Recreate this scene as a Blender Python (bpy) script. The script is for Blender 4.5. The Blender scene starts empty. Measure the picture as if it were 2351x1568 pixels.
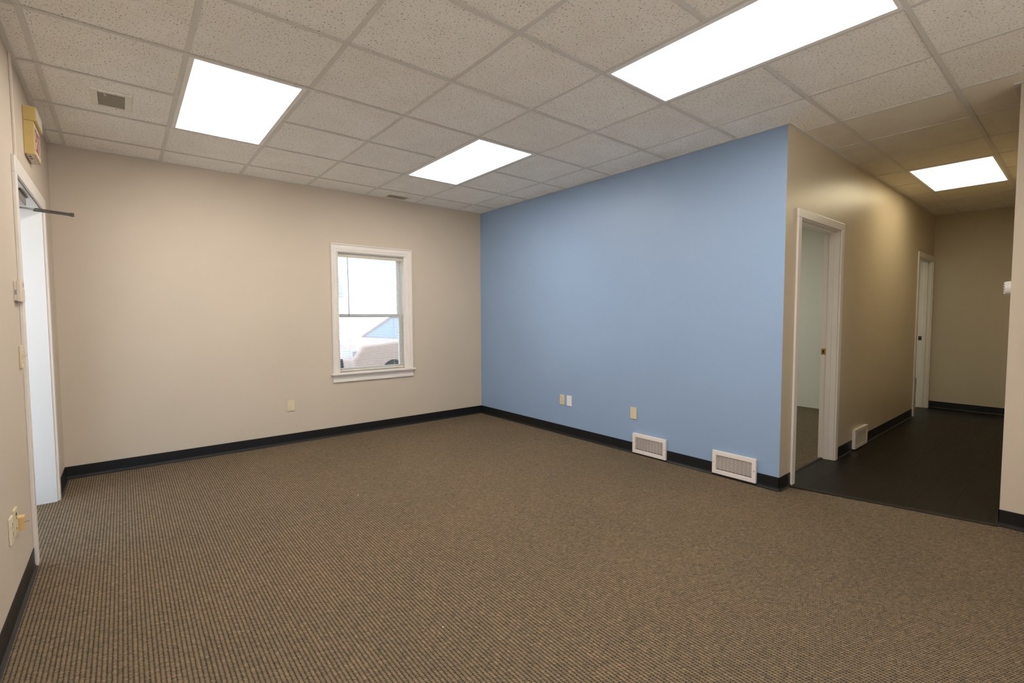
import bpy, bmesh, math, random
from mathutils import Matrix, Vector
random.seed(7)
SC = bpy.context.scene
COL = SC.collection

# ------------------------------------------------------------------ camera
YAW, PIT, ROL, FPX = 0.6857, -0.0532, -0.0038, 1091.156
cy, sy, cp, sp, cr, sr = math.cos(YAW), math.sin(YAW), math.cos(PIT), math.sin(PIT), math.cos(ROL), math.sin(ROL)
fwd = Vector((sy * cp, cy * cp, sp)); rt = Vector((cy, -sy, 0)); up = rt.cross(fwd)
rt2 = rt * cr + up * sr; up2 = up * cr - rt * sr
cam = bpy.data.cameras.new('camera')
cam.sensor_fit = 'HORIZONTAL'; cam.sensor_width = 36.0; cam.lens = 36.0 * FPX / 2351.0
cam.clip_start = 0.02; cam.clip_end = 200
camo = bpy.data.objects.new('camera', cam); COL.objects.link(camo)
M = Matrix((rt2, up2, -fwd)).transposed().to_4x4(); M.translation = (0.3049, -4.8417, 1.3028)
camo.matrix_world = M
SC.camera = camo

# ------------------------------------------------------------------ sky, exposure, lamp strengths
W = bpy.data.worlds.new('world'); SC.world = W; W.use_nodes = True
bg = W.node_tree.nodes['Background']
bg.inputs[0].default_value = (0.66, 0.83, 1.0, 1); bg.inputs[1].default_value = 2.15      # bright overcast daylight
SUN_DIR = Vector((-0.28, 0.62, -0.80)).normalized()       # added high sun behind the camera, shining in through the added front window
sl = bpy.data.lights.new('sun', 'SUN'); sl.energy = 80.0; sl.angle = 0.009; sl.color = (1.0, 0.95, 0.87)
so = bpy.data.objects.new('sun', sl); COL.objects.link(so); so.rotation_euler = SUN_DIR.to_track_quat('-Z', 'Y').to_euler(); so.location = (6, -16, 18)
SC.view_settings.view_transform = 'Standard'; SC.view_settings.look = 'None'
SC.view_settings.gamma = 1.0; SC.view_settings.use_curve_mapping = False
SC.view_settings.exposure = 0.0
SC.cycles.max_bounces = 10; SC.cycles.diffuse_bounces = 7
SC.cycles.sample_clamp_indirect = 6.0
LAMP = 16.1          # radiance of the main-room troffer lenses
LAMP_HALL = 8.0
LAMP_ROOM = 22.0

# ------------------------------------------------------------------ room numbers (metres)
H = 2.659                 # ceiling grid
YB, XW, XL, YH = 0.358, 4.021, -0.100, -3.414
XR, YR = 4.45, -4.52      # near corner of the right-hand wall
XE = 9.0                  # end of the hall
YF = -7.1                 # wall behind the camera
G = 0.6096                # ceiling module
T = 0.12                  # partition thickness

# ------------------------------------------------------------------ materials
class N:
    def __init__(s, name):
        s.m = bpy.data.materials.new(name); s.m.use_nodes = True
        s.t = s.m.node_tree; s.p = s.t.nodes['Principled BSDF']; s.out = s.t.nodes['Material Output']
    def node(s, typ, **kw):
        n = s.t.nodes.new(typ)
        for k, v in kw.items(): setattr(n, k, v)
        return n
    def put(s, sock, v):
        if isinstance(v, bpy.types.NodeSocket): s.t.links.new(v, sock)
        elif v is not None: sock.default_value = v
    def math(s, op, a, b=None, c=None, clamp=False):
        n = s.node('ShaderNodeMath', operation=op, use_clamp=clamp)
        s.put(n.inputs[0], a)
        if b is not None: s.put(n.inputs[1], b)
        if c is not None: s.put(n.inputs[2], c)
        return n.outputs[0]
    def geo(s): return s.node('ShaderNodeNewGeometry').outputs['Position']
    def sep(s, v):
        n = s.node('ShaderNodeSeparateXYZ'); s.put(n.inputs[0], v); return n.outputs
    def comb(s, x, y, z=0.0):
        n = s.node('ShaderNodeCombineXYZ')
        for i, v in enumerate((x, y, z)): s.put(n.inputs[i], v)
        return n.outputs[0]
    def noise(s, vec, scale, detail=2.0, rough=0.5):
        n = s.node('ShaderNodeTexNoise'); s.put(n.inputs['Vector'], vec)
        n.inputs['Scale'].default_value = scale; n.inputs['Detail'].default_value = detail; n.inputs['Roughness'].default_value = rough
        return n.outputs[0]
    def white(s, vec):
        n = s.node('ShaderNodeTexWhiteNoise', noise_dimensions='3D'); s.put(n.inputs['Vector'], vec); return n.outputs['Value']
    def rng(s, v, a, b, c, d, smooth=False):
        n = s.node('ShaderNodeMapRange', interpolation_type='SMOOTHSTEP' if smooth else 'LINEAR')
        s.put(n.inputs[0], v)
        for i, q in enumerate((a, b, c, d)): n.inputs[i + 1].default_value = q
        return n.outputs[0]
    def mix(s, f, a, b, typ='MIX'):
        n = s.node('ShaderNodeMix', data_type='RGBA', blend_type=typ)
        s.put(n.inputs[0], f); s.put(n.inputs[6], a); s.put(n.inputs[7], b)
        return n.outputs[2]
    def ramp(s, v, stops):
        n = s.node('ShaderNodeValToRGB'); s.put(n.inputs[0], v); e = n.color_ramp.elements
        while len(e) < len(stops): e.new(0.5)
        for el, (q, c) in zip(e, stops): el.position = q; el.color = c
        return n.outputs[0]
    def bump(s, h, strength, dist):
        n = s.node('ShaderNodeBump'); n.inputs['Strength'].default_value = strength; n.inputs['Distance'].default_value = dist
        s.put(n.inputs['Height'], h); s.put(s.p.inputs['Normal'], n.outputs[0])

def C(r, g, b):       # sRGB 0-255 to linear
    f = lambda v: (v / 255 / 12.92) if v <= 10 else ((v / 255 + 0.055) / 1.055) ** 2.4
    return (f(r), f(g), f(b), 1)

def paint(name, col, rough=0.5, spec=0.4, var=0.04, bumps=0.12, scuff=0.0):
    n = N(name); pos = n.geo()
    v = n.noise(pos, 1.7, 3.0)
    c = n.mix(1.0, col, n.ramp(v, [(0.3, (1 - var, 1 - var, 1 - var, 1)), (0.7, (1, 1, 1, 1))]), 'MULTIPLY')
    if scuff:
        s = n.rng(n.noise(pos, 38.0, 3.0), 0.70, 0.76, 0.0, scuff)
        c = n.mix(s, c, (0.09, 0.075, 0.06, 1))
    n.put(n.p.inputs['Base Color'], c)
    n.p.inputs['Roughness'].default_value = rough
    n.p.inputs['Specular IOR Level'].default_value = spec
    if bumps: n.bump(n.noise(pos, 260.0, 2.0), bumps, 0.0006)
    return n.m

def plain(name, col, rough=0.45, spec=0.5, metal=0.0, var=0.05, scale=30.0):
    n = N(name); v = n.noise(n.geo(), scale, 2.0)
    c = n.mix(1.0, col, n.ramp(v, [(0.3, (1 - var,) * 3 + (1,)), (0.7, (1, 1, 1, 1))]), 'MULTIPLY')
    n.put(n.p.inputs['Base Color'], c)
    n.p.inputs['Roughness'].default_value = rough; n.p.inputs['Specular IOR Level'].default_value = spec
    n.p.inputs['Metallic'].default_value = metal
    return n.m

BEIGE = (0.55, 0.468, 0.378, 1)
m_beige = paint('beige_wall_paint', BEIGE, 0.55, 0.35)
m_hall = paint('beige_gloss_wall_paint', (0.57, 0.485, 0.36, 1), 0.37, 0.5, bumps=0.25)
m_blue = paint('blue_wall_paint', (0.258, 0.362, 0.535, 1), 0.42, 0.4)
m_room = paint('pale_green_wall_paint', (0.64, 0.625, 0.555, 1), 0.6, 0.3)
m_white = paint('white_trim_paint', (0.74, 0.69, 0.64, 1), 0.32, 0.5, bumps=0.05)
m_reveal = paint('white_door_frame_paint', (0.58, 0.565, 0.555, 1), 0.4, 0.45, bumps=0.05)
m_vinyl = plain('white_vinyl', (0.88, 0.88, 0.86, 1), 0.35)
n = N('white_blind_slat')                       # thin slats let some daylight through
n.p.inputs['Base Color'].default_value = (0.84, 0.83, 0.79, 1); n.p.inputs['Roughness'].default_value = 0.4
tl = n.node('ShaderNodeBsdfTranslucent'); tl.inputs[0].default_value = (0.93, 0.92, 0.89, 1); mx = n.node('ShaderNodeMixShader'); mx.inputs[0].default_value = 0.9
n.t.links.new(n.p.outputs[0], mx.inputs[1]); n.t.links.new(tl.outputs[0], mx.inputs[2]); n.t.links.new(mx.outputs[0], n.out.inputs[0]); m_slat = n.m
m_rail = plain('cream_blind_rail', (0.60, 0.53, 0.42, 1), 0.4)
m_wand = plain('brown_plastic', (0.12, 0.06, 0.045, 1), 0.3)
m_tee = plain('painted_grid_metal', (0.69, 0.67, 0.635, 1), 0.5, 0.3)
m_frame = plain('lamp_frame_metal', (0.88, 0.86, 0.83, 1), 0.45, 0.4)
m_ivory = plain('ivory_plastic', (0.64, 0.55, 0.37, 1), 0.35)
m_ivory2 = plain('pale_ivory_plastic', (0.70, 0.62, 0.46, 1), 0.35)
m_wplate = plain('white_plastic', (0.74, 0.74, 0.76, 1), 0.35)
m_dark = plain('dark_slot', (0.03, 0.018, 0.014, 1), 0.6)
m_screw = plain('steel_screw', (0.42, 0.38, 0.30, 1), 0.35, 0.5, 0.7)
m_vent = plain('white_register_enamel', (0.74, 0.685, 0.645, 1), 0.35)
m_ventin = plain('painted_duct_shade', (0.03, 0.026, 0.022, 1), 0.8, 0.2)  # near-black tone stands for the shade inside the ducts
m_cslat = plain('dark_vent_slat', (0.42, 0.38, 0.31, 1), 0.5)  # slats darker than the vent frame
m_cvent = plain('cream_vent_enamel', (0.80, 0.77, 0.69, 1), 0.45)
m_thermo = plain('cream_thermostat_plastic', (0.68, 0.585, 0.50, 1), 0.4)
m_yellow = plain('aged_yellow_plastic', (0.57, 0.41, 0.15, 1), 0.4)
m_creamtop = plain('cream_plastic', (0.66, 0.60, 0.46, 1), 0.4)
m_red = plain('dark_red_lettering', (0.28, 0.03, 0.05, 1), 0.5)
m_plug = plain('amber_plug_plastic', (0.64, 0.43, 0.19, 1), 0.4)
m_bronze = plain('dark_bronze_metal', (0.038, 0.030, 0.024, 1), 0.35, 0.5, 0.3)
m_steel = plain('grey_closer_metal', (0.28, 0.27, 0.26, 1), 0.35, 0.5, 0.6)
m_brass = plain('brass', (0.62, 0.42, 0.14, 1), 0.3, 0.5, 0.9)
m_crumb = plain('pale_crumb', (0.75, 0.68, 0.52, 1), 0.8)
m_twig = plain('brown_twig_bark', (0.10, 0.05, 0.03, 1), 0.8)

# vinyl cove base, with scuffs
n = N('black_vinyl_base'); pos = n.geo()
s = n.rng(n.noise(pos, 26.0, 5.0, 0.65), 0.66, 0.80, 0.0, 0.10)
n.put(n.p.inputs['Base Color'], n.mix(s, (0.0075, 0.0075, 0.0085, 1), (0.20, 0.19, 0.17, 1)))
n.p.inputs['Roughness'].default_value = 0.42; n.p.inputs['Specular IOR Level'].default_value = 0.4
m_base = n.m

# ribbed loop carpet: ribs run along y, loops staggered from rib to rib
def carpet(name, warm):
    n = N(name); pos = n.geo(); x, y, z = n.sep(pos)
    jx = n.math('MULTIPLY', n.math('SUBTRACT', n.noise(pos, 120.0, 2.0), 0.5), 0.0085)
    jy = n.math('MULTIPLY', n.math('SUBTRACT', n.noise(n.comb(y, x, 3.3), 110.0, 2.0), 0.5), 0.010)
    u = n.math('DIVIDE', n.math('ADD', x, jx), 0.0152)
    iu = n.math('FLOOR', u); fu = n.math('SUBTRACT', n.math('FRACT', u), 0.5)
    v = n.math('DIVIDE', n.math('ADD', y, jy), 0.0100)
    v = n.math('ADD', v, n.math('MULTIPLY', iu, 0.5))
    v = n.math('ADD', v, n.math('MULTIPLY', fu, 0.55))
    iv = n.math('FLOOR', v); fv = n.math('SUBTRACT', n.math('FRACT', v), 0.5)
    au = n.math('MULTIPLY', n.math('ABSOLUTE', fu), 2.0); av = n.math('MULTIPLY', n.math('ABSOLUTE', fv), 2.0)
    av2 = n.math('POWER', av, 2.0)
    groove = n.math('MULTIPLY', n.math('POWER', au, 2.5), n.math('ADD', 0.56, n.math('MULTIPLY', av2, 0.44)))   # deepest between the loops
    h = n.math('SUBTRACT', n.math('SUBTRACT', 1.0, groove), n.math('MULTIPLY', av2, 0.24), clamp=True)
    fib = n.noise(pos, 480.0, 3.0, 0.6)
    h2 = n.math('ADD', h, n.math('MULTIPLY', n.math('SUBTRACT', fib, 0.5), 0.9), clamp=True)
    k = warm
    c = n.ramp(h2, [(0.0, (0.014, 0.0145, 0.013, 1)), (0.30, (0.040 * k, 0.038 * k, 0.030, 1)),
                    (0.60, (0.118 * k, 0.094 * k, 0.064, 1)), (1.0, (0.222 * k, 0.169 * k, 0.113, 1))])
    cell = n.white(n.comb(iu, iv, 1.0))
    c = n.mix(1.0, c, n.ramp(cell, [(0.0, (0.70, 0.74, 0.74, 1)), (0.25, (0.90, 0.90, 0.88, 1)), (0.85, (1.06, 1.0, 0.94, 1)), (1.0, (1.25, 1.16, 1.08, 1))]), 'MULTIPLY')
    c = n.mix(1.0, c, n.ramp(n.noise(pos, 1.1, 3.0), [(0.3, (0.90, 0.92, 0.92, 1)), (0.7, (1.04, 1.0, 0.98, 1))]), 'MULTIPLY')
    n.put(n.p.inputs['Base Color'], c)
    n.p.inputs['Roughness'].default_value = 0.95; n.p.inputs['Specular IOR Level'].default_value = 0.05
    n.bump(h2, 0.6, 0.004)
    return n.m
m_carpet = carpet('brown_ribbed_carpet', 1.0)

# fissured mineral ceiling tile; the tiles over the hall are a smoother kind
n = N('fissured_ceiling_tile'); pos = n.geo(); x, y, z = n.sep(pos)
tx = n.math('FLOOR', n.math('DIVIDE', x, G)); ty = n.math('FLOOR', n.math('DIVIDE', y, G))
tr = n.white(n.comb(tx, ty, 0.0)); tr2 = n.white(n.comb(ty, tx, 5.0))
px = n.math('ADD', x, n.math('MULTIPLY', tr, 7.0)); py = n.math('ADD', y, n.math('MULTIPLY', tr2, 9.0))
f1 = n.noise(n.comb(n.math('MULTIPLY', px, 150.0), n.math('MULTIPLY', py, 70.0)), 1.0, 1.5)
qx = n.math('ADD', n.math('MULTIPLY', px, 0.8), n.math('MULTIPLY', py, 0.6)); qy = n.math('SUBTRACT', n.math('MULTIPLY', py, 0.8), n.math('MULTIPLY', px, 0.6))
f2 = n.noise(n.comb(n.math('MULTIPLY', qx, 190.0), n.math('MULTIPLY', qy, 80.0), 4.0), 1.0, 1.5)
pin = n.noise(n.comb(px, py, 8.0), 420.0, 1.0)
fis = n.math('MAXIMUM', n.rng(f1, 0.645, 0.685, 0, 1, True), n.math('MULTIPLY', n.rng(f2, 0.655, 0.695, 0, 1, True), 0.85))
fis = n.math('MAXIMUM', fis, n.math('MULTIPLY', n.rng(pin, 0.645, 0.71, 0, 1, True), 0.5))
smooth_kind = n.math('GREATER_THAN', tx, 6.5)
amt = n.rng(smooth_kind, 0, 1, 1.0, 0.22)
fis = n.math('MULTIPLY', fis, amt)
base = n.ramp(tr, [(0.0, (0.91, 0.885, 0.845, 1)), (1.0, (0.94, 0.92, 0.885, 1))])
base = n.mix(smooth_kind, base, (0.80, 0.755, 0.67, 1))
base = n.mix(1.0, base, n.ramp(n.noise(pos, 5.0, 4.0), [(0.3, (0.95, 0.94, 0.92, 1)), (0.65, (1, 1, 1, 1))]), 'MULTIPLY')
n.put(n.p.inputs['Base Color'], n.mix(n.math('MULTIPLY', fis, 0.85), base, (0.20, 0.145, 0.125, 1)))
n.p.inputs['Roughness'].default_value = 0.9; n.p.inputs['Specular IOR Level'].default_value = 0.1
n.bump(n.math('SUBTRACT', n.math('MULTIPLY', n.noise(pos, 300.0, 2.0), 0.5), fis), 0.35, 0.002)
m_tile = n.m

# dark laminate planks along x
n = N('dark_laminate_planks'); pos = n.geo(); x, y, z = n.sep(pos)
br = n.node('ShaderNodeTexBrick', offset=0.37, offset_frequency=2)
n.put(br.inputs['Vector'], n.comb(x, n.math('ADD', y, 3.905 + 0.19 * 20)))
br.inputs['Color1'].default_value = (0.0095, 0.0074, 0.0055, 1); br.inputs['Color2'].default_value = (0.013, 0.0105, 0.008, 1)
br.inputs['Mortar'].default_value = (0.002, 0.0015, 0.0015, 1)
br.inputs['Scale'].default_value = 1.0; br.inputs['Brick Width'].default_value = 1.22; br.inputs['Row Height'].default_value = 0.19
br.inputs['Mortar Size'].default_value = 0.0035; br.inputs['Mortar Smooth'].default_value = 0.2
gr = n.noise(n.comb(n.math('MULTIPLY', x, 4.0), n.math('MULTIPLY', y, 90.0)), 1.0, 4.0)
c = n.mix(1.0, br.outputs[0], n.ramp(gr, [(0.3, (0.88, 0.88, 0.88, 1)), (0.7, (1.12, 1.1, 1.07, 1))]), 'MULTIPLY')
n.put(n.p.inputs['Base Color'], c)
n.put(n.p.inputs['Roughness'], n.rng(gr, 0.3, 0.7, 0.40, 0.45)); n.p.inputs['Specular IOR Level'].default_value = 0.13
n.bump(n.math('SUBTRACT', gr, n.math('MULTIPLY', br.outputs['Fac'], 5.0)), 0.10, 0.001)
m_lam = n.m
m_reducer = plain('brown_black_reducer_strip', (0.012, 0.009, 0.007, 1), 0.5, 0.25)

def lens(name, col, strength, tubes=None):
    n = N(name); n.t.nodes.remove(n.p)
    e = n.node('ShaderNodeEmission'); e.inputs[1].default_value = strength
    n.t.links.new(e.outputs[0], n.out.inputs[0])
    if tubes:                                   # the fluorescent tubes glow through the lens as soft bands
        x, y, z = n.sep(n.geo()); y0, y1 = tubes
        a = n.math('ABSOLUTE', n.math('SUBTRACT', y, y0)); b = n.math('ABSOLUTE', n.math('SUBTRACT', y, y1))
        d = n.math('MINIMUM', a, b)
        k = n.rng(d, 0.02, 0.13, 1.0, 0.62, True)
        n.put(e.inputs[0], n.mix(k, (0, 0, 0, 1), col)); 
    else: e.inputs[0].default_value = col
    return n.m
m_lens = lens('lit_troffer_lens', (1.0, 0.93, 0.84, 1), LAMP)
m_lenshall = lens('lit_warm_troffer_lens', (1.0, 0.86, 0.56, 1), LAMP_HALL, (-3.83, -4.10))

n = N('window_glass'); n.t.nodes.remove(n.p)
a = n.node('ShaderNodeBsdfTransparent'); b = n.node('ShaderNodeBsdfGlossy'); b.inputs['Roughness'].default_value = 0.02
mx = n.node('ShaderNodeMixShader'); fr = n.node('ShaderNodeFresnel'); fr.inputs[0].default_value = 1.3
n.t.links.new(fr.outputs[0], mx.inputs[0]); n.t.links.new(a.outputs[0], mx.inputs[1]); n.t.links.new(b.outputs[0], mx.inputs[2])
n.t.links.new(mx.outputs[0], n.out.inputs[0]); m_glass = n.m
n = N('parking_lot_asphalt'); pos = n.geo()
n.put(n.p.inputs['Base Color'], n.ramp(n.noise(pos, 6.0, 5.0), [(0.3, (0.15, 0.15, 0.155, 1)), (0.7, (0.20, 0.20, 0.20, 1))])); n.p.inputs['Roughness'].default_value = 0.9
m_ground = n.m
m_roof = paint('grey_shingle', (0.045, 0.055, 0.07, 1), 0.9, 0.2)
m_carw = plain('pale_orange_car_paint', (0.90, 0.70, 0.62, 1), 0.25)
m_white_siding = plain('white_siding', (0.8, 0.8, 0.8, 1), 0.6)
m_carg = plain('car_window_glass', (0.42, 0.46, 0.52, 1), 0.25, 0.3)
m_tyre = plain('black_rubber', (0.05, 0.055, 0.06, 1), 0.8)
m_clamp = plain('red_lamp_plastic', (0.5, 0.06, 0.04, 1), 0.3)
m_hlamp = plain('clear_lamp_plastic', (0.75, 0.78, 0.8, 1), 0.15)

# ------------------------------------------------------------------ mesh helpers
class MB:
    def __init__(s): s.bm = bmesh.new()
    def box(s, x0, x1, y0, y1, z0, z1, bev=0.0, mi=0):
        r = bmesh.ops.create_cube(s.bm, size=1.0); vs = r['verts']
        for v in vs:
            v.co = ((x0 + x1) / 2 + v.co.x * (x1 - x0), (y0 + y1) / 2 + v.co.y * (y1 - y0), (z0 + z1) / 2 + v.co.z * (z1 - z0))
        fs = set(f for v in vs for f in v.link_faces)
        for f in fs: f.material_index = mi
        if bev:
            es = list(set(e for v in vs for e in v.link_edges))
            bmesh.ops.bevel(s.bm, geom=es, offset=bev, segments=2, profile=0.6, affect='EDGES')
        return s
    def xf(s, start, mat):
        s.bm.verts.ensure_lookup_table()
        bmesh.ops.transform(s.bm, matrix=mat, verts=s.bm.verts[start:]); return s
    def prism(s, prof, a, b, axis, closed=True):
        """sweep a closed 2-D profile from a to b along axis; prof gives the two other coordinates in xyz order"""
        def P(q, t):
            return {'x': (t, q[0], q[1]), 'y': (q[0], t, q[1]), 'z': (q[0], q[1], t)}[axis]
        A = [s.bm.verts.new(P(q, a)) for q in prof]; B = [s.bm.verts.new(P(q, b)) for q in prof]
        k = len(prof)
        for i in range(k): s.bm.faces.new((A[i], A[(i + 1) % k], B[(i + 1) % k], B[i]))
        s.bm.faces.new(A[::-1]); s.bm.faces.new(B)
        return s
    def cyl(s, p0, p1, r0, r1=None, seg=16):
        p0, p1 = Vector(p0), Vector(p1); d = p1 - p0
        q = d.to_track_quat('Z', 'Y').to_matrix().to_4x4(); q.translation = (p0 + p1) / 2
        bmesh.ops.create_cone(s.bm, cap_ends=True, segments=seg, radius1=r0, radius2=r0 if r1 is None else r1, depth=d.length, matrix=q)
        return s
    def bar(s, p0, p1, w, t, up=(0, 0, 1), bev=0.0):
        p0, p1 = Vector(p0), Vector(p1); d = (p1 - p0); L = d.length; d.normalize()
        u = Vector(up); r = d.cross(u).normalized(); u = r.cross(d)
        k = len(s.bm.verts); s.box(-w / 2, w / 2, -L / 2, L / 2, -t / 2, t / 2, bev)
        m = Matrix((r, d, u)).transposed().to_4x4(); m.translation = (p0 + p1) / 2
        return s.xf(k, m)
    def build(s, name, mat, parent=None, smooth=False):
        bmesh.ops.recalc_face_normals(s.bm, faces=s.bm.faces)
        me = bpy.data.meshes.new(name); 
        if smooth:
            for f in s.bm.faces: f.smooth = True
        s.bm.to_mesh(me); s.bm.free()
        for q in (mat if isinstance(mat, (list, tuple)) else [mat]): me.materials.append(q)
        o = bpy.data.objects.new(name, me); COL.objects.link(o)
        if parent: o.parent = parent; o.matrix_parent_inverse = parent.matrix_basis.inverted()
        return o

def box(*a, **k): return MB().box(*a, **k)
def struct(o): o['kind'] = 'structure'; return o
def tag(o, label, cat, group=None):
    o['label'] = label; o['category'] = cat
    if group: o['group'] = group
    return o
def thing(name, loc, label, cat, group=None):
    o = bpy.data.objects.new(name, None); COL.objects.link(o); o.location = loc; o.empty_display_size = 0.1
    return tag(o, label, cat, group)
def sthing(name, loc):
    o = bpy.data.objects.new(name, None); COL.objects.link(o); o.location = loc; o['kind'] = 'structure'; return o

def wall(name, axis, p0, p1, a0, a1, z1, holes, mat, z0=0.0):
    """wall slab; axis 'x' runs along x (thickness p0..p1 in y), axis 'y' runs along y. holes: (a, b, zlo, zhi)"""
    mb = MB(); cuts = sorted(holes); cur = a0
    def put(s, e, lo, hi):
        if e - s < 1e-4 or hi - lo < 1e-4: return
        if axis == 'x': mb.box(s, e, p0, p1, lo, hi)
        else: mb.box(p0, p1, s, e, lo, hi)
    for (s, e, lo, hi) in cuts:
        put(cur, s, z0, z1); put(s, e, z0, lo); put(s, e, hi, z1); cur = e
    put(cur, a1, z0, z1)
    return struct(mb.build(name, mat))

# ------------------------------------------------------------------ shell
# floors: carpet in the main room and the two side rooms, laminate in the hall
YE = -5.25                                    # unseen pale floor added from here back, bounces light to the ceiling
TH0, TH1 = (4.215, YH), (4.462, YR)           # edge of the laminate
mb = MB()
def poly(pts, z0, z1):
    A = [mb.bm.verts.new((x, y, z0)) for x, y in pts]; B = [mb.bm.verts.new((x, y, z1)) for x, y in pts]
    k = len(pts)
    for i in range(k): mb.bm.faces.new((A[i], A[(i + 1) % k], B[(i + 1) % k], B[i]))
    mb.bm.faces.new(A[::-1]); mb.bm.faces.new(B)
poly([(-0.3, YE), (4.57, YE), (4.57, YR - .06), TH1, TH0, (XW + 0.1, YH), (XW + 0.1, YB + 0.1), (-0.3, YB + .1)], -0.06, 0.0)
poly([(4.08, -3.325), (7.8, -3.325), (7.8, YB + .1), (4.08, YB + .1)], -0.06, 0.002)
poly([(7.8, -3.325), (12.0, -3.325), (12.0, YB + .1), (7.8, YB + .1)], -0.06, 0.002)
struct(mb.build('floor', m_carpet))
mb = MB(); poly([TH0, TH1, (4.5, YR - .06), (9.1, YR - .06), (9.1, -3.33), (4.2, -3.33)], -0.06, 0.003)
struct(mb.build('floor_hall', m_lam))
n = N('pale_bounce_floor_tiles'); pos = n.geo()
br = n.node('ShaderNodeTexBrick', offset=0.0); n.put(br.inputs['Vector'], pos)
br.inputs['Color1'].default_value = (0.74, 0.71, 0.66, 1); br.inputs['Color2'].default_value = (0.78, 0.75, 0.70, 1); br.inputs['Mortar'].default_value = (0.5, 0.47, 0.43, 1)
br.inputs['Scale'].default_value = 1.0; br.inputs['Brick Width'].default_value = 0.305; br.inputs['Row Height'].default_value = 0.305; br.inputs['Mortar Size'].default_value = 0.003
n.put(n.p.inputs['Base Color'], br.outputs[0]); n.p.inputs['Roughness'].default_value = 0.4
struct(box(-0.3, 4.57, YF - .1, YE, -0.06, 0.001).build('floor_bounce', n.m))
# reducer strips at the carpet edge
def strip(name, p, q, w):
    d = Vector((q[0] - p[0], q[1] - p[1], 0)); L = d.length; d.normalize(); r = Vector((d.y, -d.x, 0))
    mb = MB(); prof = [(-w / 2, 0.0), (-w * .30, 0.007), (w * .25, 0.009), (w / 2, 0.004), (w / 2, 0.0)]
    mb.prism([(a, b) for a, b in prof], 0, L, 'y')
    m = Matrix((r, d, (0, 0, 1))).transposed().to_4x4(); m.translation = (p[0], p[1], 0.0005); mb.xf(0, m)
    return struct(mb.build(name, m_reducer))
strip('trim_1', (4.19, YH - .005), (4.44, YR + .005), 0.055)
strip('trim_2', (5.178, -3.325), (4.287, -3.325), 0.03)

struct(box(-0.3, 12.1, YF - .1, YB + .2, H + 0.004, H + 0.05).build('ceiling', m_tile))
# suspended grid
mb = MB(); tw = 0.0119
TROF = [(1, 2, -3, -1), (4, 5, -3, -1), (4, 5, -7, -5), (1, 2, -7, -5), (1, 2, -11, -9), (10, 12, -7, -6)]   # grid cells of the lamps
def spans(a, b, cuts):
    for lo, hi in sorted(cuts):
        if lo > a: yield a, min(lo, b)
        a = max(a, hi)
    if b > a: yield a, b
def tee_y(i, y0, y1):
    for a, b in spans(y0, y1, [(c * G + tw, e * G - tw) for l, r, c, e in TROF if l < i < r]): mb.box(i * G - tw, i * G + tw, a, b, H - .0005, H + .0045)
def tee_x(j, x0, x1):
    for a, b in spans(x0, x1, [(l * G + tw, r * G - tw) for l, r, c, e in TROF if c < -j < e]): mb.box(a, b, -j * G - tw, -j * G + tw, H - .0010, H - .0002); mb.box(a, b, -j * G - .0015, -j * G + .0015, H - .0002, H + .0045)
for i in range(0, 7): tee_y(i, YF, YB)
tee_y(7, YR, YH)
for i in range(8, 15): tee_y(i, YR, YH)
for j in range(0, 12):
    y = -j * G
    if y > YH: tee_x(j, XL, XW)
    elif y > YR: tee_x(j, XL, XE)
    else: tee_x(j, XL, XR)
struct(mb.build('trim_3', m_tee))
# wall angle along the walls
mb = MB(); a = 0.022; zt, zb = H + .004, H - .0015
mb.box(XL, XL + a, YF, YB, zb, zt); mb.box(XL + a, XW - a, YB - a, YB, zb, zt); mb.box(XW - a, XW, YH - a, YB, zb, zt)
mb.box(XW, XE - a, YH - a, YH, zb, zt); mb.box(XE - a, XE, YR, YH, zb, zt)
mb.box(XR - a, XR, YF + a, YR, zb, zt); mb.box(XR - a, XE - a, YR, YR + .03, zb, zt); mb.box(XL + a, XR, YF, YF + a, zb, zt)
struct(mb.build('trim_4', m_tee))

DY0, DY1, DZ = -1.315, -0.22, 2.036            # outside doorway in the left wall
WX0, WX1, WZ0, WZ1 = 2.118, 2.918, 0.668, 2.012   # window
wall('wall_left', 'y', -0.34, XL, YF - .1, YB + .2, H + .03, [(DY0, DY1, 0, DZ)], m_beige)
wall('wall_back', 'x', YB, YB + .2, XL, XW + .06, H + .03, [(WX0, WX1, WZ0, WZ1)], m_beige)
wall('wall_rear_rooms', 'x', YB, YB + .2, XW + .06, 12.1, H + .03, [(5.0, 7.0, .8, 2.1), (8.6, 11.0, .8, 2.1)], m_room)
# blue wall: blue paint on its room face only
mb = MB(); mb.box(XW, XW + T, YH, YB, 0, H + .03)
for f in mb.bm.faces:
    f.material_index = 0 if f.normal.x < -0.5 else 1
struct(mb.build('wall_right', [m_blue, m_hall]))
D2 = (4.287, 5.180, 2.032); D3 = (8.140, 8.935, 2.032)
wall('wall_hall_left', 'x', YH, YH + T, XW + T, 12.1, H + .03, [(D2[0], D2[1], 0, D2[2]), (D3[0], D3[1], 0, D3[2])], m_hall)
wall('wall_hall_end', 'y', XE, XE + .1, YR - .1, YH, H + .03, [], paint('beige_hall_end_paint', (0.53, 0.465, 0.355, 1), 0.5, 0.35))
wall('wall_near_right', 'y', XR, XR + T, YF - .1, YR, H + .03, [], m_beige)
wall('wall_hall_right', 'x', YR - T, YR, XR + T, XE, H + .03, [], m_hall)
wall('wall_front', 'x', YF - .1, YF, XL, XR, H + .03, [(.2, 2.5, .25, 2.45)], paint('white_bounce_paint', (0.80, 0.79, 0.76, 1), 0.6, 0.3))  # unseen wall made white to bounce more light onto the ceiling
w4 = sthing('window_4', (1.35, YF, .25)); mb = MB()  # unseen glazing added behind the camera to let in fill daylight
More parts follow.
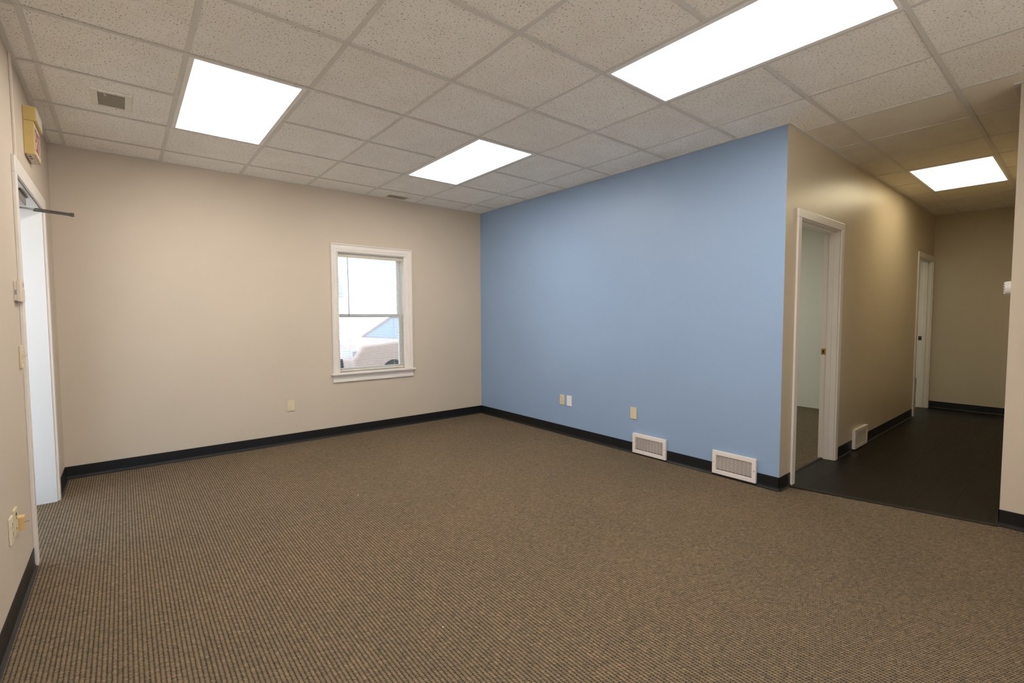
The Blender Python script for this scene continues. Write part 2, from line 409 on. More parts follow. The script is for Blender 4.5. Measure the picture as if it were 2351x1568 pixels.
for q in (.2, 1.325, 2.45): mb.box(q, q + .05, YF - .09, YF - .03, .25, 2.45)
for q in range(2):
    for z in (.25, 2.40): mb.box(.25 + 1.125 * q, 1.325 + 1.125 * q, YF - .09, YF - .03, z, z + .05)
mb.build('window_frame', m_bronze, w4)
for q in range(2): MB().box(.25 + 1.125 * q, 1.325 + 1.125 * q, YF - .063, YF - .057, .30, 2.40).build('pane', m_glass, w4)
# unseen block added overhead to keep the ground beside the building in shade
struct(box(-0.34, 12.1, YF - .1, YB + .2, H + .05, 8.6).build('added_shade_block', m_white))
wall('wall_room_far', 'y', 7.75, 7.85, YH + T, YB, H + .03, [], m_room)
wall('wall_room_end', 'y', 11.9, 12.0, YH + T, YB, H + .03, [], m_room)

# vinyl cove base
BH = 0.1016
def cove(mb, axis, face, a, b, sgn):
    """face: coordinate of the wall face, sgn: direction into the room"""
    pr = [(0, 0), (0, BH), (.0025, BH), (.0035, BH - .002), (.0035, .022), (.006, .010), (.012, .0045), (.019, .002), (.019, 0)]
    pr = [(face + sgn * p, q) for p, q in pr]
    mb.prism(pr, a, b, axis)
mb = MB(); cove(mb, 'x', YB, XL, XW, -1); struct(mb.build('baseboard_back', m_base))
mb = MB()
for a, b in ((YB, -2.121), (-2.480, -2.906), (-3.258, YH - .0035)): cove(mb, 'y', XW, b, a, -1)
mb.box(XW - .019, XW, -2.480, -2.121, 0, .0125); mb.box(XW - .019, XW, -3.258, -2.906, 0, .0165)      # the toe runs on below the registers
struct(mb.build('baseboard_right', m_base))
mb = MB(); cove(mb, 'y', XL, YF, -1.379, 1); cove(mb, 'y', XL, -0.150, YB, 1); struct(mb.build('baseboard_left', m_base))
mb = MB(); cove(mb, 'x', YH, XW - .0035, 4.218, -1); cove(mb, 'x', YH, 5.252, 5.69, -1); cove(mb, 'x', YH, 6.085, 8.068, -1)
struct(mb.build('baseboard_hall_left', m_base))
mb = MB(); cove(mb, 'y', XE, YR, YH, -1); struct(mb.build('baseboard_hall_end', m_base))
mb = MB(); cove(mb, 'y', XR, YF, YR + .0035, -1); struct(mb.build('baseboard_near_right', m_base))
mb = MB(); cove(mb, 'x', YR, XR - .0035, XE, 1); struct(mb.build('baseboard_hall_right', m_base))
mb = MB(); cove(mb, 'y', 11.9, YH + T, YB, -1); struct(mb.build('baseboard_room_end', m_base))

# ------------------------------------------------------------------ outside doorway (left)
d = sthing('door_1', (XL, (DY0 + DY1) / 2, 0))
ct = 0.015
mb = MB(); mb.box(XL, XL + ct, -1.378, DY0 - .004, 0, DZ + .005, .003); mb.build('casing_near', m_white, d)
mb = MB(); mb.box(XL, XL + ct, DY1 + .004, -0.152, 0, DZ + .005, .003); mb.build('casing_far', m_white, d)
mb = MB(); mb.box(XL, XL + ct, -1.378, -0.152, DZ + .005, DZ + .090, .003); mb.build('casing_head', m_white, d)
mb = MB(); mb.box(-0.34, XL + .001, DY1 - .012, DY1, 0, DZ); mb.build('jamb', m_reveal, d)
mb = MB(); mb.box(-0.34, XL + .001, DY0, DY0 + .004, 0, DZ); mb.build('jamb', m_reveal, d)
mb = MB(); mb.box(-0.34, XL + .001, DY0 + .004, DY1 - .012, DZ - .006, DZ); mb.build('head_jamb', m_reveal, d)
mb = MB(); mb.box(-0.34, -0.24, DY0 + .004, DY1 - .012, 0, .012, .004); mb.build('sill', m_steel, d)

# door closer: body under the head of the frame, its loose arm reaching into the room
dc = thing('door_closer', (-0.19, -0.80, DZ - .02), 'grey door closer with a loose dark arm sticking out of the left doorway', 'door closer')
box(-0.235, -0.118, -1.00, -0.75, 1.975, DZ - .0065, .006).build('body', m_steel, dc)
box(-0.24, -0.112, -1.01, -0.735, DZ - .012, DZ - .0062).build('mounting_plate', m_bronze, dc)
KN = (0.066, -0.452, 1.998)
ar = MB().bar((-0.105, -0.520, 2.002), (KN[0], KN[1], 2.002), .019, .008, bev=.0015).bar((-0.112, -0.512, 1.991), (KN[0] - .004, KN[1], 1.992), .019, .008, bev=.0015).build('arm', m_bronze, dc)
MB().cyl((-0.235, -0.56, 1.999), (-0.103, -0.513, 1.999), .006).build('rod', m_steel, ar)
MB().cyl((KN[0], KN[1], 1.985), (KN[0], KN[1], 2.008), .0115).build('knuckle', m_bronze, ar)

# ------------------------------------------------------------------ hall doorways
def doorway(name, x0, x1, zt, mat_strike, right_w):
    d = sthing(name, ((x0 + x1) / 2, YH, 0)); yb = YH + T; t = .015; w = .068
    MB().box(x0 - w, x0 - .004, YH - t, YH, 0, zt + .004, .004).build('casing_near', m_white, d)
    MB().box(x1 + .004, x1 + right_w, YH - t, YH, 0, zt + .004, .004).build('casing_far', m_white, d)
    MB().box(x0 - w, x1 + right_w, YH - t, YH, zt + .004, zt + .068, .004).build('casing_head', m_white, d)
    for s, e in ((x0 - .001, x0 + .003), (x1 - .003, x1 + .001)):
        MB().box(s, e, YH - .001, yb + .001, 0.003, zt).build('jamb', m_white, d)
    MB().box(x0, x1, YH - .001, yb + .001, zt - .004, zt + .001).build('head_jamb', m_white, d)
    for s, e in ((x0 + .003, x0 + .014), (x1 - .014, x1 - .003)):
        MB().box(s, e, YH + .04, YH + .078, 0.003, zt - .004, .002).build('door_stop', m_white, d)
    MB().box(x0 + .014, x1 - .014, YH + .04, YH + .078, zt - .015, zt - .004, .002).build('door_stop_head', m_white, d)
    sp_ = MB().box(x1 - .0045, x1 - .003, YH + .082, YH + .118, .945, 1.002, .0006).build('strike_plate', mat_strike, d)
    MB().box(x1 - .0052, x1 - .0044, YH + .094, YH + .108, .960, .988).build('latch_hole', m_dark, sp_)
    return d
doorway('door_2', D2[0], D2[1], D2[2], m_brass, .072)
doorway('door_3', D3[0], D3[1], D3[2], m_bronze, .062)

# ------------------------------------------------------------------ window
w = sthing('window_1', ((WX0 + WX1) / 2, YB, WZ0))
FK = [0, .12, .16, .30, .34, .55, .60, .84, .90, 1.0]; FH = [.010, .013, .009, .009, .013, .013, .010, .010, .021, .021]
CI, CO = 2.009, 2.092                          # inner and outer edge of the head casing
def mitred(ring_a, ring_b, mb):
    A = [mb.bm.verts.new(p) for p in ring_a]; B = [mb.bm.verts.new(p) for p in ring_b]; k = len(A)
    for q in range(k): mb.bm.faces.new((A[q], A[(q + 1) % k], B[(q + 1) % k], B[q]))
    mb.bm.faces.new(A[::-1]); mb.bm.faces.new(B)
def ring(xi, xo, z_of):
    pts = [(xi + (xo - xi) * q, YB - h, z_of(q)) for q, h in zip(FK, FH)]
    return pts + [(xo, YB, z_of(1.0)), (xi, YB, z_of(0.0))]
for xi, xo in ((WX0, 2.052), (WX1, 3.000)):
    mb = MB(); mitred(ring(xi, xo, lambda q: .690), ring(xi, xo, lambda q: CI + (CO - CI) * q), mb); mb.build('casing', m_white, w)
mb = MB(); zf = lambda q: CI + (CO - CI) * q
mitred(ring(WX0, 2.052, zf), ring(WX1, 3.000, zf), mb); mb.build('casing_head', m_white, w)
MB().box(2.030, 3.024, YB - .045, YB + .075, .668, .690, .004).build('stool', m_white, w)
mb = MB(); mb.prism([(YB, .585), (YB - .012, .585), (YB - .016, .592), (YB - .016, .612), (YB - .011, .616), (YB - .011, .642), (YB - .018, .648), (YB - .018, .668), (YB, .668)], 2.050, 3.005, 'x')
mb.build('apron', m_white, w)
fy0, fy1 = YB + .075, YB + .17
mb = MB()
mb.box(WX0, WX0 + .012, YB, fy0, .690, WZ1); mb.box(WX1 - .012, WX1, YB, fy0, .690, WZ1); mb.box(WX0 + .012, WX1 - .012, YB, fy0, WZ1 - .01, WZ1)
mb.build('reveal', m_white, w)
mb = MB(); f = .016
mb.box(WX0, WX0 + f, fy0, fy1, WZ0, WZ1); mb.box(WX1 - f, WX1, fy0, fy1, WZ0, WZ1); mb.box(WX0 + f, WX1 - f, fy0, fy1, WZ1 - f, WZ1); mb.box(WX0 + f, WX1 - f, fy0, fy1, WZ0, WZ0 + f + .02)
mb.build('window_frame', m_vinyl, w)
def sash(z0, z1, y0, y1):
    mb = MB(); q = .026; a, b = WX0 + f, WX1 - f
    mb.box(a, a + q, y0, y1, z0, z1, .003); mb.box(b - q, b, y0, y1, z0, z1, .003); mb.box(a + q, b - q, y0, y1, z0, z0 + q, .003); mb.box(a + q, b - q, y0, y1, z1 - q, z1, .003)
    s = mb.build('sash', m_vinyl, w)
    MB().box(a + q - .004, b - q + .004, (y0 + y1) / 2 - .003, (y0 + y1) / 2 + .003, z0 + q - .004, z1 - q + .004).build('pane', m_glass, s)
sash(WZ0 + f + .02, 1.335, fy0 + .004, fy0 + .042)
sash(1.298, WZ1 - f, fy0 + .046, fy0 + .086)
# blinds
bl = thing('window_blind', ((WX0 + WX1) / 2, YB + .03, 1.98), 'white horizontal mini blind with open slats hanging in the window', 'blind')
bx0, bx1 = WX0 + .016, WX1 - .016; by = YB + .036
MB().box(bx0, bx1, by - .014, by + .014, 1.958, 1.984, .002).build('headrail', m_rail, bl)
mb = MB(); ns = 62; z0, z1 = .738, 1.946
for i in range(ns):
    z = z0 + (z1 - z0) * i / (ns - 1); y = [by - .0120, by, by + .0120]; zz = [z, z + .0006, z]
    for k in range(2):
        A = [mb.bm.verts.new(p) for p in ((bx0, y[k], zz[k]), (bx1, y[k], zz[k]), (bx1, y[k + 1], zz[k + 1]), (bx0, y[k + 1], zz[k + 1]))]
        B = [mb.bm.verts.new(v.co + Vector((0, 0, .0005))) for v in A]
        mb.bm.faces.new(A[::-1]); mb.bm.faces.new(B)
        for q in range(4): mb.bm.faces.new((A[q], A[(q + 1) % 4], B[(q + 1) % 4], B[q]))
mb.build('slats', m_slat, bl)
MB().box(bx0, bx1, by - .012, by + .012, .700, .716, .003).build('bottom_rail', m_rail, bl)
mb = MB()
for cx in (bx0 + .12, bx1 - .12):
    for yy in (by - .0132, by + .0132): mb.cyl((cx, yy, .71), (cx, yy, 1.97), .0008, seg=6)
mb.build('ladder_cords', m_slat, bl)
MB().cyl((2.246, by - .020, 1.31), (2.240, by - .020, 1.958), .0032, seg=8).build('tilt_wand', m_wand, bl)
mb = MB(); mb.cyl((2.838, by - .018, 1.36), (2.838, by - .018, 1.97), .0012, seg=6); mb.cyl((2.846, by - .018, 1.30), (2.846, by - .018, 1.97), .0012, seg=6)
mb.cyl((2.842, by - .018, 1.27), (2.842, by - .018, 1.30), .005, .003, seg=10); mb.build('lift_cord', m_slat, bl)

for i, (a, b) in enumerate(((5.0, 7.0), (8.6, 11.0))):     # unseen windows added to daylight the two side rooms
    w2 = sthing('window_%d' % (i + 2), ((a + b) / 2, YB, .8)); mb = MB()
    mb.box(a, a + .05, YB + .05, YB + .12, .8, 2.1); mb.box(b - .05, b, YB + .05, YB + .12, .8, 2.1)
    mb.box(a + .05, b - .05, YB + .05, YB + .12, .8, .85); mb.box(a + .05, b - .05, YB + .05, YB + .12, 2.05, 2.1); mb.box((a + b) / 2 - .03, (a + b) / 2 + .03, YB + .05, YB + .12, .85, 2.05)
    mb.build('window_frame', m_vinyl, w2)
    MB().box(a + .05, b - .05, YB + .082, YB + .088, .85, 2.05).build('pane', m_glass, w2)

# ------------------------------------------------------------------ ceiling lights
def troffer(x0, x1, y0, y1, label, mat, long_axis='y'):
    t = thing('ceiling_light', ((x0 + x1) / 2, (y0 + y1) / 2, H), label, 'ceiling light', 'troffers in the ceiling grid')
    e = .0125; fr = .026; lo, hi = H - .0022, H + .0035
    mb = MB(); X0, X1, Y0, Y1 = x0 + e, x1 - e, y0 + e, y1 - e
    mb.box(X0, X0 + fr, Y0, Y1, lo, hi, .0008); mb.box(X1 - fr, X1, Y0, Y1, lo, hi, .0008)
    mb.box(X0 + fr, X1 - fr, Y0, Y0 + fr * .6, lo, hi, .0008); mb.box(X0 + fr, X1 - fr, Y1 - fr * .6, Y1, lo, hi, .0008)
    mb.build('lamp_frame', m_frame, t)
    MB().box(X0 + fr, X1 - fr, Y0 + fr * .6, Y1 - fr * .6, H + .0005, H + .003).build('lens', mat, t)
    return t
LAB = 'troffers in the ceiling grid'
troffer(1 * G, 2 * G, -3 * G, -1 * G, 'square-looking lit ceiling panel at left, nearest the outside doorway', m_lens)
troffer(4 * G, 5 * G, -3 * G, -1 * G, 'lit ceiling panel in front of the corner of the beige and blue walls', m_lens)
troffer(4 * G, 5 * G, -7 * G, -5 * G, 'largest lit ceiling panel, cut off by the top of the photo', m_lens)
troffer(1 * G, 2 * G, -7 * G, -5 * G, 'added lit ceiling panel above the camera, outside the photo', m_lens)  # unseen, added for light level; position follows the pattern of the other panels
troffer(1 * G, 2 * G, -11 * G, -9 * G, 'added lit ceiling panel behind the camera', m_lens)  # unseen panel added to raise the light level
# hall: long side along x
m_lensroom = lens('added_side_room_lens', (0.95, 1.0, 0.90, 1), LAMP_ROOM)  # for unseen panels added to brighten the side rooms
troffer(9 * G, 10 * G, 1 * G - 2.4, 3 * G - 2.4, 'added lit ceiling panel inside the first side room', m_lensroom)
troffer(14 * G, 15 * G, 1 * G - 2.4, 3 * G - 2.4, 'added lit ceiling panel inside the second side room', m_lensroom)
t = troffer(10 * G, 12 * G, -7 * G, -6 * G, 'dimmer warm lit ceiling panel in the hall', m_lenshall)

# ceiling vents
def ceiling_vent(x0, x1, y0, y1, ix0, ix1, iy0, iy1, nsl, along, label):
    t = thing('ceiling_vent', ((x0 + x1) / 2, (y0 + y1) / 2, H), label, 'vent', 'ceiling vents')
    zb = H - .006; mb = MB()
    mb.box(x0, ix0, y0, y1, zb, H + .0035, .002); mb.box(ix1, x1, y0, y1, zb, H + .0035, .002); mb.box(ix0, ix1, y0, iy0, zb, H + .0035, .002); mb.box(ix0, ix1, iy1, y1, zb, H + .0035, .002)
    mb.build('vent_frame', m_cvent, t)
    MB().box(ix0, ix1, iy0, iy1, H + .001, H + .003).build('duct_shade_plate', m_ventin, t)  # flat dark plate painted as the shade behind the slats
    mb = MB()
    for i in range(nsl):
        if along == 'x':
            y = iy0 + (iy1 - iy0) * (i + .5) / nsl; mb.bar((ix0, y, H - .002), (ix1, y, H - .002), .0048, .0008, up=(0, .75, .66))
        else:
            x = ix0 + (ix1 - ix0) * (i + .5) / nsl; mb.bar((x, iy0, H - .002), (x, iy1, H - .002), .0052, .0008, up=(.75, 0, .66))
    mb.build('louvers', m_cslat, t)
    xm = (x0 + x1) / 2
    for yy in ((y0 + iy0) / 2, (y1 + iy1) / 2): MB().cyl((xm + .02, yy, zb - .002), (xm + .02, yy, zb + .001), .004, seg=10).build('screw', m_screw, t)
    return t, zb
t, zb = ceiling_vent(.204, .400, -1.046, -.766, .236, .366, -1.018, -.790, 13, 'x', 'small ceiling vent left of the square-looking light panel')
MB().bar((.268, -1.014, zb - .004), (.276, -.985, zb - .004), .008, .006, bev=.002).build('damper_lever', m_creamtop, t)
ceiling_vent(2.605, 2.905, .086, .332, 2.652, 2.880, .150, .282, 17, 'y', 'ceiling vent against the beige window wall, near the corner')

# ------------------------------------------------------------------ wall registers
def register(face, a0, a1, z0, z1, thick, label, axis, nsl=15):
    """axis 'y': on a wall x = face (room at -x). axis 'x': on a wall y = face (room at -y)"""
    c = (a0 + a1) / 2
    loc = (face, c, z0) if axis == 'y' else (c, face, z0)
    t = thing('wall_register', loc, label, 'vent', 'floor-level air registers')
    def B(mb, s, e, lo, hi, p0, p1, bev=0.0):       # p: distance out from the wall
        if axis == 'y': mb.box(face - p1, face - p0, s, e, lo, hi, bev)
        else: mb.box(s, e, face - p1, face - p0, lo, hi, bev)
    fx, fz = .032, .034
    mb = MB()
    B(mb, a0, a0 + fx, z0, z1, .001, thick, .003); B(mb, a1 - fx, a1, z0, z1, .001, thick, .003)
    B(mb, a0 + fx - .002, a1 - fx + .002, z0, z0 + fz, .001, thick, .003); B(mb, a0 + fx - .002, a1 - fx + .002, z1 - fz, z1, .001, thick, .003)
    mb.build('register_frame', m_vent, t)
    mb = MB(); B(mb, a0 + fx - .002, a1 - fx + .002, z0 + fz, z1 - fz, .001, thick - .013); mb.build('duct_shade_plate', m_ventin, t)  # dark plate in place of a shaded duct recess
    mb = MB(); hh = (z1 - z0 - 2 * fz - .006) / nsl
    for i in range(nsl):
        z = z0 + fz + .006 + hh * (i + .5); pa, pb = thick - .011, thick - .003
        pr = [(pa, z + hh * .20), (pb, z + hh * .02), (pb, z - hh * .10), (pa, z + hh * .08)]
        if axis == 'y': mb.prism([(face - p, q) for p, q in pr], a0 + fx - .001, a1 - fx + .001, 'y')
        else: mb.prism([(face - p, q) for p, q in pr], a0 + fx - .001, a1 - fx + .001, 'x')
    k = 9
    for i in range(1, k):                        # thin vertical fins behind the louvers
        a = a0 + fx + (a1 - a0 - 2 * fx) * i / k
        B(mb, a - .0006, a + .0006, z0 + fz, z1 - fz, thick - .0125, thick - .0105)
    mb.build('louvers', m_vent, t)
    for a in (a0 + fx * .45, a1 - fx * .45):
        z = (z0 + z1) / 2; mb = MB()
        if axis == 'y': mb.cyl((face - thick - .0015, a, z), (face - thick + .001, a, z), .0042, seg=10)
        else: mb.cyl((a, face - thick - .0015, z), (a, face - thick + .001, z), .0042, seg=10)
        mb.build('screw', m_screw, t)
    return t
register(XW, -2.478, -2.122, .014, .198, .024, 'white wall register in the blue wall, the one further from the hall', 'y')
register(XW, -3.256, -2.908, .018, .205, .022, 'white wall register in the blue wall, the one nearer the hall', 'y')
register(YH, 5.690, 6.085, .012, .200, .030, 'white wall register low on the hall wall beyond the first doorway', 'x')

# ------------------------------------------------------------------ outlets, plates
def place(axis, face, sgn, a, z):
    """frame with local x along the wall, local y up, local z out of the wall"""
    if axis == 'x': m = Matrix(((sgn_x(sgn), 0, 0), (0, 0, sgn), (0, 1, 0))).to_4x4(); m.translation = (a, face, z)
    return m
def frame(n, u, org):
    n = Vector(n); z = Vector((0, 0, 1)); xax = z.cross(n)
    m = Matrix((xax, z, n)).transposed().to_4x4(); m.translation = org; return m
def wall_plate(kind, n, org, w, h, mat, label, cat, group, thick=.0065, mat2=None):
    M_ = frame(n, None, org)
    t = thing({'outlet': 'wall_outlet', 'blank': 'blank_plate', 'switch': 'light_switch'}[kind], org, label, cat, group)
    def bld(mb, name, m, parent=t): mb.xf(0, M_); return mb.build(name, m, parent)
    bld(MB().box(-w / 2, w / 2, -h / 2, h / 2, 0.0003, thick, .0022), 'cover_plate', mat)
    if kind == 'outlet':
        for s in (1, -1):
            mb = MB(); cy_ = s * h * .175
            mb.prism([(.0165 * math.cos(q) , cy_ + max(-.0135, min(.0135, .0165 * math.sin(q)))) for q in [i * math.pi / 12 for i in range(24)]], thick - .001, thick + .0012, 'z')
            r = bld(mb, 'receptacle', mat2 or m_ivory2)
            mb = MB(); mb.box(-.0078, -.0050, cy_ + .001, cy_ + .0095, thick + .001, thick + .0018); mb.box(.0050, .0078, cy_ + .0018, cy_ + .0095, thick + .001, thick + .0018)
            mb.cyl((0, cy_ - .0062, thick + .001), (0, cy_ - .0062, thick + .0018), .0028, seg=10); bld(mb, 'slots', m_dark, r)
        bld(MB().cyl((0, 0, thick - .001), (0, 0, thick + .001), .0026, seg=10), 'screw', m_screw)
    elif kind == 'blank':
        for s in (1, -1): bld(MB().cyl((0, s * h * .36, thick - .001), (0, s * h * .36, thick + .0008), .0026, seg=10), 'screw', m_screw if mat is m_ivory else m_wplate)
    else:
        mb = MB(); mb.box(-.0055, .0055, -.011, .011, thick - .001, thick + .0015); sw = bld(mb, 'switch_well', mat2 or m_ivory2)
        k = MB(); k.bar((0, .001, thick), (0, .007, thick + .015), .008, .008, up=(0, 1, 0), bev=.001); bld(k, 'toggle', m_ivory2)
        for s in (1, -1): bld(MB().cyl((0, s * h * .26, thick - .001), (0, s * h * .26, thick + .0008), .0026, seg=10), 'screw', m_screw)
    return t
OG = 'duplex wall outlets'
wall_plate('outlet', (0, -1, 0), (1.614, YB, .394), .071, .112, m_ivory, 'ivory duplex outlet on the beige wall left of the window', 'outlet', OG)
wall_plate('outlet', (-1, 0, 0), (XW, -1.174, .383), .072, .112, m_ivory, 'ivory duplex outlet on the blue wall beside the white blank plate', 'outlet', OG)
wall_plate('blank', (-1, 0, 0), (XW, -1.280, .384), .072, .112, m_wplate, 'white blank cover plate on the blue wall', 'wall plate', 'blank cover plates')
wall_plate('blank', (-1, 0, 0), (XW, -2.117, .382), .070, .112, m_ivory, 'ivory blank cover plate on the blue wall above a register', 'wall plate', 'blank cover plates')
wall_plate('outlet', (1, 0, 0), (XL, -1.952, .399), .066, .112, m_ivory2, 'ivory outlet on the left wall, the one nearest the camera', 'outlet', OG, thick=.008)
wall_plate('switch', (1, 0, 0), (XL, -1.436, 1.108), .066, .114, m_ivory, 'ivory toggle light switch beside the left doorway', 'switch', None, thick=.009)
# angled plate with jacks and a little plug box on it
jp = thing('jack_plate', (XL, -1.842, .400), 'ivory jack plate with two dark ports beside the left wall outlet', 'wall plate')
MB().box(XL + .0003, XL + .008, -1.884, -1.812, .342, .460, .0022).build('cover_plate', m_ivory, jp)
for q in ((-1.862, -1.834, .428, .440), (-1.853, -1.843, .412, .418), (-1.853, -1.843, .366, .374)):
    MB().box(XL + .0075, XL + .0086, *q).build('port', m_dark, jp)
pb = thing('plug_box', (XL + .01, -1.785, .37), 'small amber plug box with a thin wire, right of the jack plate', 'plug')
mb = MB(); mb.box(XL + .0003, XL + .026, -1.806, -1.764, .343, .404, .003); mb.build('body', m_plug, pb)
mb = MB(); mb.cyl((XL + .005, -1.8068, .372), (XL + .005, -1.8055, .372), .003, seg=10); mb.build('hole', m_dark, pb)
mb = MB(); mb.cyl((XL + .0255, -1.785, .373), (XL + .040, -1.782, .374), .0010, seg=6); mb.cyl((XL + .0252, -1.786, .373), (XL + .0268, -1.786, .373), .0035, seg=8); mb.build('wire', m_wand, pb)

# thermostat by the doorway
th = thing('thermostat', (XL, -1.448, 1.437), 'cream box thermostat with vents and small display by the left doorway', 'thermostat')
MB().box(XL + .0003, XL + .009, -1.512, -1.384, 1.388, 1.484, .001).build('back_plate', m_thermo, th)
b_ = MB().box(XL + .009, XL + .0225, -1.505, -1.384, 1.385, 1.489, .002).build('body', m_thermo, th)
MB().box(XL + .003, XL + .010, -1.5135, -1.5115, 1.418, 1.440).build('side_button', m_steel, th)
MB().box(XL + .0222, XL + .0232, -1.420, -1.398, 1.458, 1.478).build('display', m_steel, b_)
MB().box(XL + .0222, XL + .0245, -1.440, -1.386, 1.389, 1.447, .001).build('flip_cover', m_thermo, b_)
mb = MB()
for i in range(6): mb.box(XL + .0222, XL + .0229, -1.446, -1.440, 1.452 + i * .005, 1.4535 + i * .005)
mb.build('vent_slots', m_wand, b_)

# cable raceway above the near door casing
rw = MB().box(XL + .0003, XL + .010, -1.285, -1.262, DZ + .091, H - .003, .002).build('cable_raceway', m_thermo); tag(rw, 'slim vertical cable raceway on the left wall above the doorway casing', 'raceway')

# exit sign above the doorway
ex = thing('exit_sign', (XL, -.75, 2.25), 'aged yellow EXIT sign with red letters mounted above the left doorway', 'exit sign')
MB().box(XL + .0003, XL + .045, -.890, -.628, 2.256, 2.448, .003).build('housing', m_yellow, ex)
mb = MB(); mb.box(XL + .0003, XL + .056, -.890, -.612, 2.449, 2.531, .004); mb.build('top_cap', m_yellow, ex)
MB().box(XL + .0562, XL + .0580, -.886, -.616, 2.455, 2.527).build('cap_front', m_creamtop, ex)
face = MB().box(XL + .0448, XL + .0465, -.880, -.640, 2.266, 2.436).build('face_plate', m_creamtop, ex)
mb = MB(); X0, X1 = XL + .0464, XL + .0476; lz0, lz1 = 2.285, 2.415; lh = lz1 - lz0; sw = .012
def L(y): return y
y = -.868; lw = .042
mb.box(X0, X1, y, y + sw, lz0, lz1)
for z in (lz0, (lz0 + lz1) / 2 - sw / 2, lz1 - sw): mb.box(X0, X1, y + sw, y + lw, z, z + sw)
y += .057
xm = (X0 + X1) / 2
mb.bar((xm, y, lz0), (xm, y + lw, lz1), X1 - X0, sw, up=(0, 1, -.3)); mb.bar((xm, y + lw, lz0), (xm, y, lz1), X1 - X0, sw, up=(0, 1, .3))
y += .057; mb.box(X0, X1, y + .008, y + .008 + sw, lz0, lz1)
y += .040; mb.box(X0, X1, y, y + lw, lz1 - sw, lz1); mb.box(X0, X1, y + lw / 2 - sw / 2, y + lw / 2 + sw / 2, lz0, lz1 - sw)
mb.build('lettering', m_red, face)
bp_ = MB().box(XL + .006, XL + .040, -.880, -.640, 2.2535, 2.2565).build('bottom_lens', m_thermo, ex)
for q in (-.84, -.79): MB().box(XL + .014, XL + .026, q - .009, q + .009, 2.2525, 2.2536).build('lamp_window', m_dark, bp_)

# round white device on the corner of the right-hand wall (hall side)
rd = thing('wall_sensor', (4.73, YR, 1.47), 'small white ribbed device on the hall side of the right-hand wall', 'sensor')
sx, sz = 4.73, 1.472
MB().box(sx - .05, sx + .05, YR + .0003, YR + .010, sz - .045, sz + .045, .003).build('back_plate', m_vinyl, rd)
MB().cyl((sx, YR + .010, sz), (sx, YR + .046, sz), .045, .040, seg=28).build('dial', m_vinyl, rd)
mb = MB()
for i in range(14):
    q = i / 14 * 2 * math.pi; mb.box(sx + .036 * math.cos(q) - .004, sx + .036 * math.cos(q) + .004, YR + .0458, YR + .052, sz + .036 * math.sin(q) - .0035, sz + .036 * math.sin(q) + .0035)
mb.build('ribs', m_vinyl, rd)

# ------------------------------------------------------------------ bits on the carpet
def crumb(x, y, r, label, seed):
    mb = MB(); bmesh.ops.create_icosphere(mb.bm, subdivisions=2, radius=r); rn = random.Random(seed)
    for v in mb.bm.verts: v.co *= rn.uniform(.7, 1.2)
    mb.xf(0, Matrix.Translation((x, y, r * .55)) @ Matrix.Diagonal((1.3, .9, .6, 1)))
    tag(mb.build('carpet_crumb', m_crumb), label, 'crumb', 'crumbs on the carpet')
crumb(1.298, -3.163, .0028, 'tiny pale crumb on the carpet, nearest the bottom edge', 1)
crumb(.874, -2.465, .0028, 'tiny pale crumb on the carpet below the thin brown twig', 2)
crumb(1.590, -1.487, .0030, 'tiny pale crumb on the carpet, furthest from the camera', 3)
mb = MB(); mb.cyl((.845, -2.02, .003), (.875, -1.99, .004), .0020, seg=7); mb.cyl((.875, -1.99, .004), (.925, -1.972, .003), .0018, .001, seg=7)
tag(mb.build('twig', m_twig), 'thin brown twig lying on the carpet', 'twig')
mb = MB(); mb.cyl((-.052, -1.46, .003), (-.035, -1.435, .004), .0016, seg=7); mb.cyl((-.035, -1.435, .004), (.0, -1.425, .003), .0014, seg=7)
tag(mb.build('thread', m_twig), 'short dark thread on the carpet by the doorway casing', 'thread')

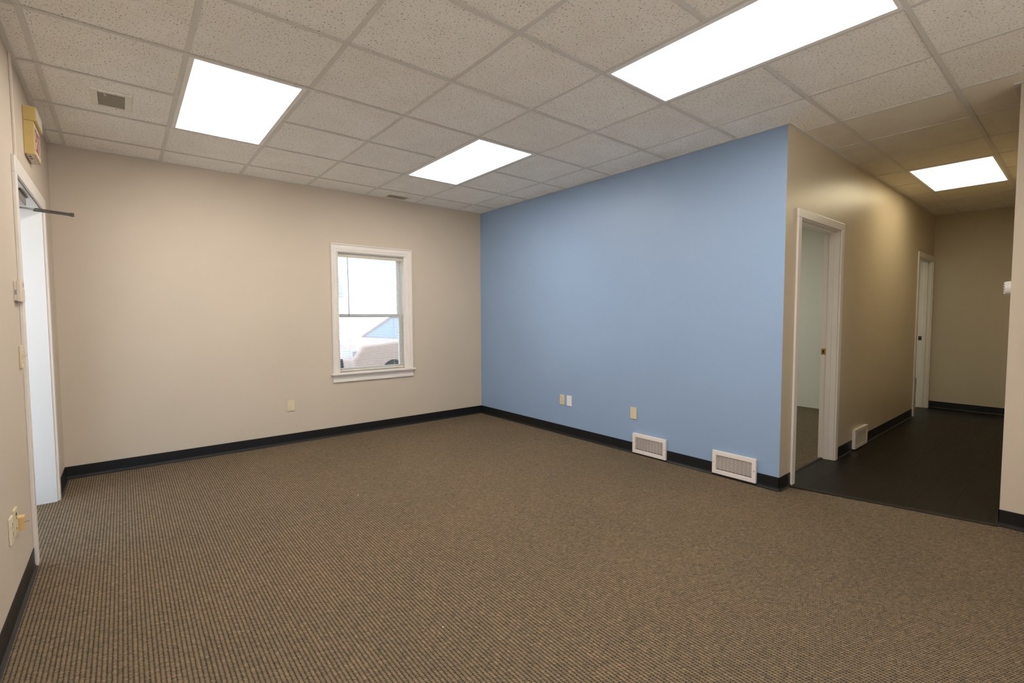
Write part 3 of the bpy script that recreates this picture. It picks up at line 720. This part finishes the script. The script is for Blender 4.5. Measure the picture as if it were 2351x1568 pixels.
# ------------------------------------------------------------------ outdoors seen through the window
m_slab = plain('pale_bounce_slab', (0.50, 0.49, 0.47, 1), 0.9)  # unseen pale slab added to bounce daylight up into the left doorway
struct(box(-3.2, -0.34, -4.0, 2.0, -.22, -.03).build('ground_bounce_slab', m_slab))
struct(box(-40, 40, -30, 60, -.30, -.20).build('ground', m_ground))
def car(name, org, rz, mp, label):
    t = thing(name, (org[0], org[1], -.20), label, 'car'); A = Matrix.Translation((org[0], org[1], -.20)) @ Matrix.Rotation(rz, 4, 'Z')
    def fin(mb, nm, m, par=t, smooth=False): mb.xf(0, A); return mb.build(nm, m, par, smooth)
    hw = .88
    lower = [(-2.2, .30), (-2.25, .70), (-2.05, .95), (-1.0, 1.02), (-.85, 1.04), (1.6, 1.02), (2.1, .95), (2.2, .60), (2.15, .28)]     # x forward is -x
    mb = MB(); mb.prism([(p[0], p[1]) for p in lower], -hw, hw, 'y')
    b = fin(mb, 'body', mp)
    bv = b.modifiers.new('bevel', 'BEVEL'); bv.width = .06; bv.segments = 3; bv.limit_method = 'ANGLE'; bv.angle_limit = .6
    cab = [(-.95, 1.03), (-.25, 1.47), (.95, 1.50), (1.75, 1.03)]
    mb = MB(); k = len(cab)
    R = [mb.bm.verts.new((x, -hw + (.06 if z < 1.2 else .20), z)) for x, z in cab]; Lr = [mb.bm.verts.new((x, hw - (.06 if z < 1.2 else .20), z)) for x, z in cab]
    for i in range(k - 1): mb.bm.faces.new((R[i], R[i + 1], Lr[i + 1], Lr[i]))
    mb.bm.faces.new(R); mb.bm.faces.new(Lr[::-1]); mb.bm.faces.new((R[3], R[0], Lr[0], Lr[3])); fin(mb, 'greenhouse', m_carg)
    mb = MB()
    for s in (-1, 1):
        lo, hi = s * (hw - .06), s * (hw - .20)
        mb.bar((-.97, lo, 1.02), (-.25, hi, 1.48), .07, .06); mb.bar((-.25, hi, 1.48), (.95, hi, 1.51), .07, .05); mb.bar((.95, hi, 1.50), (1.77, lo, 1.02), .09, .06)
        mb.bar((.35, lo, 1.02), (.35, hi, 1.50), .06, .05, up=(1, 0, 0))
    mb.box(-.25, .95, -.66, .66, 1.475, 1.53, .02); fin(mb, 'roof', mp)
    for x in (-1.35, 1.35):
        for s in (-1, 1):
            mb = MB(); mb.cyl((x, s * (hw - .20), .31), (x, s * (hw + .01), .31), .31, seg=28); wh = fin(mb, 'wheel', m_tyre)
            mb = MB(); mb.cyl((x, s * (hw - .05), .31), (x, s * (hw + .02), .31), .19, seg=20); fin(mb, 'hubcap', m_steel, wh)
    for s in (-1, 1): fin(MB().box(-2.24, -2.02, s * .62 - .18, s * .62 + .18, .68, .84, .02), 'headlight', m_hlamp)
    for s in (-1, 1): fin(MB().box(2.08, 2.2, s * .66 - .14, s * .66 + .14, .72, .90, .02), 'taillight', m_clamp)
    fin(MB().box(-2.27, -2.15, -.45, .45, .42, .66, .02), 'grille', m_tyre)
    for s in (-1, 1): fin(MB().box(-.75, -.60, s * .97 - .09, s * .97 + .09, 1.02, 1.14, .02), 'side_mirror', mp)
    return t
car('parked_car', (5.75, 5.45), math.radians(12), m_carw, 'pale car parked outside, seen through the window blinds')
hs = thing('house', (9.5, 26, -.2), 'pale house with a steep grey roof far outside behind the upper left of the blinds', 'house')
mb = MB(); mb.box(7.8, 10.5, 24, 30, -.2, 2.55); mb.build('wall', m_white_siding, hs)
mb = MB(); mb.prism([(7.6, 2.5), (8.0, 3.9), (10.32, 3.9), (10.7, 2.5)], 23.8, 30.2, 'y'); mb.build('roof', m_roof, hs)
